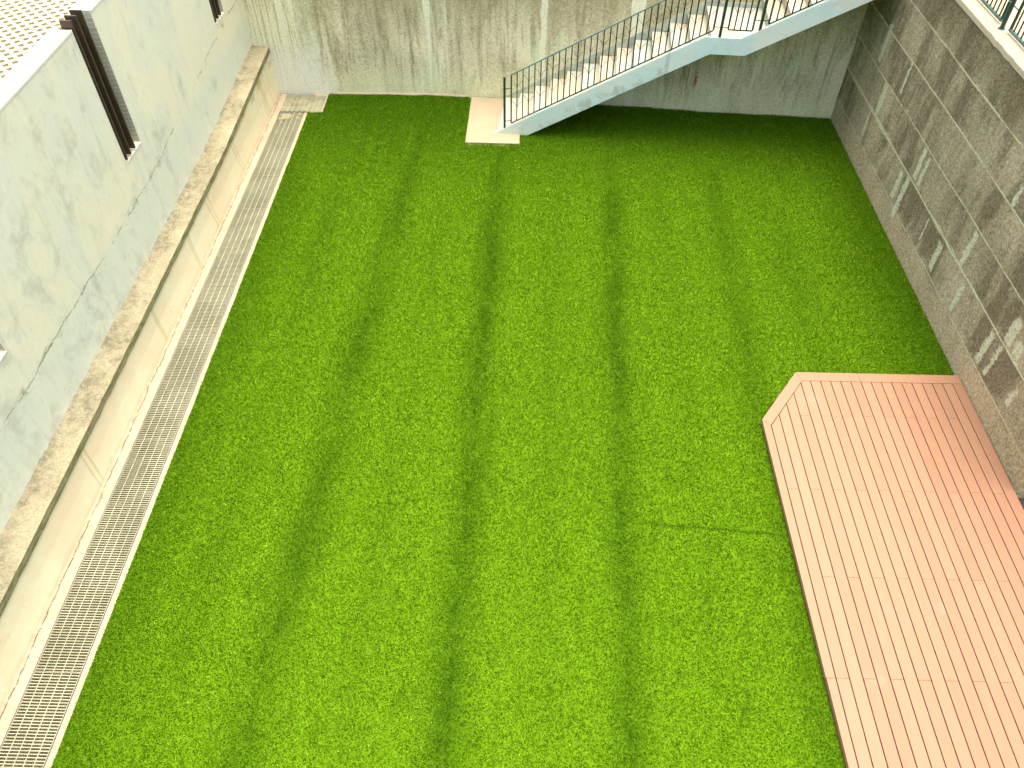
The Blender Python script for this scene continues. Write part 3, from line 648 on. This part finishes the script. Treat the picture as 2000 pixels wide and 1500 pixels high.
gr0 = thing("drain_grating", "galvanised steel drain grating panel", "drain grating", (-4.67, 0, 0))
def grating_parts(root, x0, x1, y0, y1):
    bm = bmesh.new(); nb = 33; L = y1 - y0
    for i in range(1, nb):
        y = y0 + L * i / nb; box(bm, x0 + .007, x1 - .007, y - .0045, y + .0045, -.036, -.005)
    for i in range(1, 5):
        x = x0 + (x1 - x0) * i / 5
        for_y = [(y0 + .007, y1 - .007)]
        box(bm, x - .004, x + .004, y0 + .007, y1 - .007, -.014, -.0035)
    put("bar_grid", bm, MAT['grate'], root)
    bm = bmesh.new()
    box(bm, x0, x0 + .006, y0 + .002, y1 - .002, -.04, -.002); box(bm, x1 - .006, x1, y0 + .002, y1 - .002, -.04, -.002)
    box(bm, x0 + .006, x1 - .006, y0 + .002, y0 + .008, -.04, -.002); box(bm, x0 + .006, x1 - .006, y1 - .008, y1 - .002, -.04, -.002)
    put("frame", bm, MAT['frame'], root)
grating_parts(gr0, -4.925, -4.445, 0, 1)
def where(k):
    if k <= 1: return "drain grating lying below the picture edge, number of the nearest kind"
    return ""
names = {2: "nearest drain grating panel, cut by the bottom left corner of the picture", 3: "second drain grating panel from the bottom left corner, wide open bars",
         4: "third drain grating panel from the bottom left corner, dark openings", 5: "fourth drain grating panel up from the bottom left corner",
         6: "fifth drain grating panel up from the bottom left corner", 7: "sixth drain grating panel up from the bottom, midway along the drain, left of the turf",
         8: "sixth drain grating panel counted from the stained one at the far end, yellowish", 9: "fifth drain grating panel counted from the stained one at the far end",
         10: "fourth drain grating panel counted from the stained one at the far end", 11: "third drain grating panel counted from the stained one at the far end",
         12: "second drain grating panel from the far end, next to the stained one", 13: "silted and stained drain grating panel at the far end of the long drain"}
for k in range(2, 14):
    if k == 2: r = gr0
    else:
        r = gr0.copy(); COL.objects.link(r)
        for ch in list(gr0.children): c = ch.copy(); COL.objects.link(c); c.parent = r
    L = 1.0 if k < 13 else 1.235
    r.location = (-4.67, k + .02, 0); r["label"] = names[k]; r["group"] = "gratings along the drain"
    if k == 13: r.scale = (1, 1.235, 1)
# crosswise grating in the far corner
t = thing("corner_grating", "short cream grating turned crosswise in the far left corner against the wall", "drain grating", (-4.5, 14.6, 0))
bm = bmesh.new()
for i in range(1, 22):
    y = 14.285 + .68 * i / 22; box(bm, -4.985, -4.115, y - .0075, y + .0075, -.03, -.001)
for i in range(1, 9):
    x = -4.99 + .88 * i / 9; box(bm, x - .005, x + .005, 14.29, 14.96, -.012, .0015)
put("bar_grid", bm, MAT['grate'], t)
bm = bmesh.new(); box(bm, -4.115, -4.078, 14.262, 14.975, -.3, .006); put("edge_strip", bm, MAT['frame'], t)
bm = bmesh.new(); box(bm, -4.36, -4.1155, 14.262, 14.284, -.3, .003); put("front_strip", bm, MAT['frame'], t)
# silt filling the far gratings, and crumbs of dried mortar
def blobs(name, spots, z0, mat, lab, cat, sq=.8):
    bm = bmesh.new()
    for q, (cx, cy, r0) in enumerate(spots):
        ring = []
        for a in range(20):
            th = a / 20 * 6.2832
            rr = r0 * (1 + .8 * mnoise.noise(Vector((math.cos(th) * 1.3 + cx * 9, math.sin(th) * 1.3 + cy * 9, 0)))) * random.uniform(.75, 1.2)
            ring.append((min(cx + rr * math.cos(th), -4.12), cy + rr * sq * math.sin(th)))
        z = z0 + .00006 * q; prism(bm, ring, z - .003, z)
    put(name, bm, mat, kind='stuff', label=lab, category=cat)
random.seed(11)
blobs("silt", [(-4.78, 14.12, .11), (-4.85, 14.05, .07), (-4.53, 14.08, .045), (-4.80, 14.45, .12), (-4.6, 14.7, .14), (-4.86, 14.75, .08), (-4.3, 14.6, .16), (-4.5, 14.45, .1)], -.0052, MAT['silt'], "khaki silt filling the far drain gratings by the corner", "silt")
blobs("mortar_crumbs", [(random.uniform(-4.97, -4.45), random.uniform(13.75, 14.9), random.uniform(.008, .022)) for _ in range(40)], .0, MAT['kerb'], "crumbs of dried pale mortar scattered over the far gratings", "mortar crumbs", .7)

# ------------------------------------------------------------------ staircase
TH = math.atan(.0873); MS = Matrix.Translation((-.55, 13.565, 0)) @ Matrix.Rotation(-TH, 4, 'Z')     # u along flight, v towards the wall
W_ = 1.352
def bot(u):
    if u < 3.68: return max(-.01, -.284 + .558 * u)
    if u < 4.257: return 1.77
    return 1.77 + .558 * (u - 4.257)
def top(u):
    if u < 3.545: return .072 + .561 * u
    if u < 4.14: return 2.061
    return 2.061 + .558 * (u - 4.14)
UE = 6.54
t = thing("staircase", "pale green concrete staircase with cream treads climbing right along the far wall", "staircase", (-.55, 13.57, 0))
bm = bmesh.new()
prism(bm, [(-.10, .031), (-.02, top(-.02) ), (3.545, 2.061), (4.14, 2.061), (UE, top(UE)), (UE, bot(UE)), (4.257, 1.77), (3.68, 1.77), (.535, .0), (-.10, .0)], 0, .05, 'y', MS)
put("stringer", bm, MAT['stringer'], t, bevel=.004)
us = [-.02 + .306 * k for k in range(13)]
for k in range(13):
    u0 = us[k]; zt = .17 * k + (.055 if k == 0 else 0); u1 = us[k+1] if k < 12 else 4.62
    bm = bmesh.new(); pol = [(u0 + .012, max(.03, bot(u0) + .012)), (u0 + .012, zt - .03), (u0, zt - .028), (u0, zt), (u1 + .011, zt), (u1 + .011, bot(u1) + .012)]
    if k == 0: pol = [(u0, .0), (u0, zt), (u1 + .011, zt), (u1 + .011, .0)]
    if k == 12: pol[-1:] = [(u1 + .011, bot(u1) + .012), (4.257, 1.782), (3.68, 1.782)]
    prism(bm, pol, .051, W_ - .012, 'y', MS); put("landing" if k == 12 else "step", bm, MAT['tread'], t)
for k in range(6):
    u0 = 4.62 + .306 * k; zt = 2.04 + .17 * (k + 1); u1 = min(u0 + .306, UE)
    bm = bmesh.new(); prism(bm, [(u0 + .012, bot(u0) + .012), (u0 + .012, zt - .03), (u0, zt - .028), (u0, zt), (u1 + .011, zt), (u1 + .011, bot(u1) + .012)], .051, W_ - .012, 'y', MS); put("step", bm, MAT['tread'], t)
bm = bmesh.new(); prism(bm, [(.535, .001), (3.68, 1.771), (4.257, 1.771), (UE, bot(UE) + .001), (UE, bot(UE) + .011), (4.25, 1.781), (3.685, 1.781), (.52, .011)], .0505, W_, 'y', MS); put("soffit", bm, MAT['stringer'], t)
bm = bmesh.new()
pol = [(-.03, .03), (-.03, .12), (3.60, 2.17), (3.60, 2.04 - .15)]
prism(bm, [(-.03, .03), (-.03, .09), (.05, .12), (3.68, 2.14), (3.68, 1.9)], W_ - .011, W_ + .004, 'y', MS)
prism(bm, [(3.684, 2.0), (3.684, 2.12), (4.60, 2.12), (4.70, 2.36), (UE, top(UE) + .10), (UE, top(UE) - .3), (4.7, 2.0)], W_ - .011, W_ + .004, 'y', MS)
put("skirting", bm, MAT['skirt'], t)

# stair railing
t = thing("stair_railing", "dark green metal railing with curved leaf shapes along the open stair side", "railing", (-.4, 13.58, .1))
def rail_panel(u0, u1, zb, slope, h, npitch, skip=0):
    zf = lambda u: zb + slope * (u - u0)
    v = .025
    bm = bmesh.new(); bar(bm, (u0, v, zf(u0)), (u1, v, zf(u1)), .018, MS); put("bottom_rail", bm, MAT['dgreen'], t)
    bm = bmesh.new(); bar(bm, (u0 - .005, v, zf(u0) + h), (u1 + .005, v, zf(u1) + h), .024, MS, 8); put("top_rail", bm, MAT['lgreen'], t)
    n_ = npitch
    for i in range(n_ + 1):
        u = u0 + (u1 - u0) * i / n_; wd_ = .026 if i in (0, n_) else .0190
        bm = bmesh.new(); bar(bm, (u, v, zf(u) + .008), (u, v, zf(u) + h - .010), wd_, MS); put("frame_upright" if i in (0, n_) else "baluster", bm, MAT['dbrown'], t)
    s_ = (u1 - u0) / n_
    for i in range(1, n_, 2):
        u = u0 + s_ * i
        for za in (zf(u) + .26, zf(u) + h - .29):
            bm = bmesh.new()
            for sg in (-1, 1):
                pts = [(u + sg * s_ * x, v, za + .125 * (1 - (1 - x) ** 1.9)) for x in (0, .12, .28, .45, .62, .8, .97)]
                if sg < 0: pl_ = pts[::-1]
                else: polytube(bm, pl_ + pts[1:], .0032, MS, 5)
            put("leaf_scroll", bm, MAT['dbrown'], t)
rail_panel(.24, 3.66, .238, .564, .945, 32)
rail_panel(3.90, 4.30, 2.19, 0, .945, 4)
rail_panel(4.54, 6.42, 2.315, .558, .945, 17)
for u, z0, z1 in ((.115, .10, 1.13), (3.785, 2.055, 3.22), (4.42, 2.20, 3.40)):
    bm = bmesh.new(); bar(bm, (u, .025, z0), (u, .025, z1), .043, MS); o = put("post", bm, MAT['dgreen'], t, bevel=.003)
    for z in (z0 + .17, z1 - .22):
        bm = bmesh.new()
        if u < 1: bar(bm, (u + .02, .025, z), (u + .13, .025, z + .03), .010, MS)
        else: bar(bm, (u - .13, .025, z), (u + .125, .025, z), .010, MS)
        put("bracket", bm, MAT['dbrown'], o)

# ------------------------------------------------------------------ deck
t = thing("deck", "low salmon pink plank deck with one cut corner against the right wall", "deck", (4.6, 4, 0))
zt = .088; g = .0056
X0, X1, YT, YB = 3.135, 5.972, 7.365, -1.2
xl = 4.057 - 6 * .137; xr = 4.057 + 13 * .137
cx0, cy0, cx1, cy1 = X0, 6.505, 3.755, YT                          # the cut corner
bm = bmesh.new(); tone = bm.faces.layers.float.new("board_tone")
def slab(poly, tn, mat=0):
    f0 = len(bm.faces); prism(bm, poly, zt - .059, zt); bm.faces.ensure_lookup_table()
    for f in bm.faces[f0:]: f[tone] = tn
def cut_y(x): return 6.505 + (x - X0) * (YT - 6.505) / (cx1 - cx0)     # outer line of the cut
dn = .137 * math.hypot(1, (YT - 6.505) / (cx1 - cx0))                  # vertical offset for one board width
yin = YT - .155
k = 0
x = xl
while x < xr - .01:
    a, b = x + g, x + .137 - g
    ta, tb = min(yin, cut_y(a) - dn), min(yin, cut_y(b) - dn)
    joints = [6.59, 4.26, 1.93] if k % 2 else [5.43, 3.13, .8]
    ytop = None; edges = [j for j in joints if j < min(ta, tb) - .1] + [YB]
    cur = None
    for e in edges:
        if cur is None:
            if ta < yin and tb >= yin - 1e-6:
                xm = X0 + (yin + dn - 6.505) * (cx1 - cx0) / (YT - 6.505); poly = [(a, e + .0012), (b, e + .0012), (b, yin - g), (min(b - .001, max(a + .001, xm)), yin - g), (a, ta - g)]
            else: poly = [(a, e + .0012), (b, e + .0012), (b, tb - g), (a, ta - g)]
        else: poly = [(a, e + .0012), (b, e + .0012), (b, cur - .0012), (a, cur - .0012)]
        slab(poly, random.random()); cur = e
    x += .137; k += 1
for y0, y1 in ((YB, 1.93), (1.934, 4.258), (4.262, yin - .003)): slab([(xr + g, y0), (X1, y0), (X1, y1), (xr + g, y1)], random.random())
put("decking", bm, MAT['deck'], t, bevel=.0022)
# border boards
def border(poly):
    global bm, tone
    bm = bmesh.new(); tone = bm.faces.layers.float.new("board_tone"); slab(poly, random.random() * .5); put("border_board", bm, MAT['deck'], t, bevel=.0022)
yl = cut_y(xl) - dn
border([(X0, 3.132), (xl - g, 3.132), (xl - g, yl), (X0, 6.504)]); border([(X0 + .01, YB), (xl - g, YB), (xl - g, 3.128), (X0 + .005, 3.128)])
xi = X0 + (yin + dn - 6.505) * (cx1 - cx0) / (YT - 6.505)
border([(X0, 6.5065), (xl - g, yl + .003), (xi - .002, yin + .0015), (cx1, YT - .001)])
border([(cx1 + .001, YT), (xi, yin + .0015), (4.6, yin + .0015), (4.6, YT)]); border([(4.603, YT), (4.603, yin + .0015), (X1, yin + .0015), (X1, YT)])
bm = bmesh.new(); inn = [(X0 + .006, YB), (X0 + .006, 6.50), (cx1 + .002, YT - .006), (X1 - .01, YT - .006), (X1 - .01, YB)]
prism(bm, inn[::-1], -.01, zt - .060); put("fascia", bm, MAT['fascia'], t)
# things beyond the wall end
bm = bmesh.new(); box(bm, 5.99, 6.61, -2, 5.44, -.5, -.02); put("side_gutter", bm, MAT['gravel'], kind='structure')
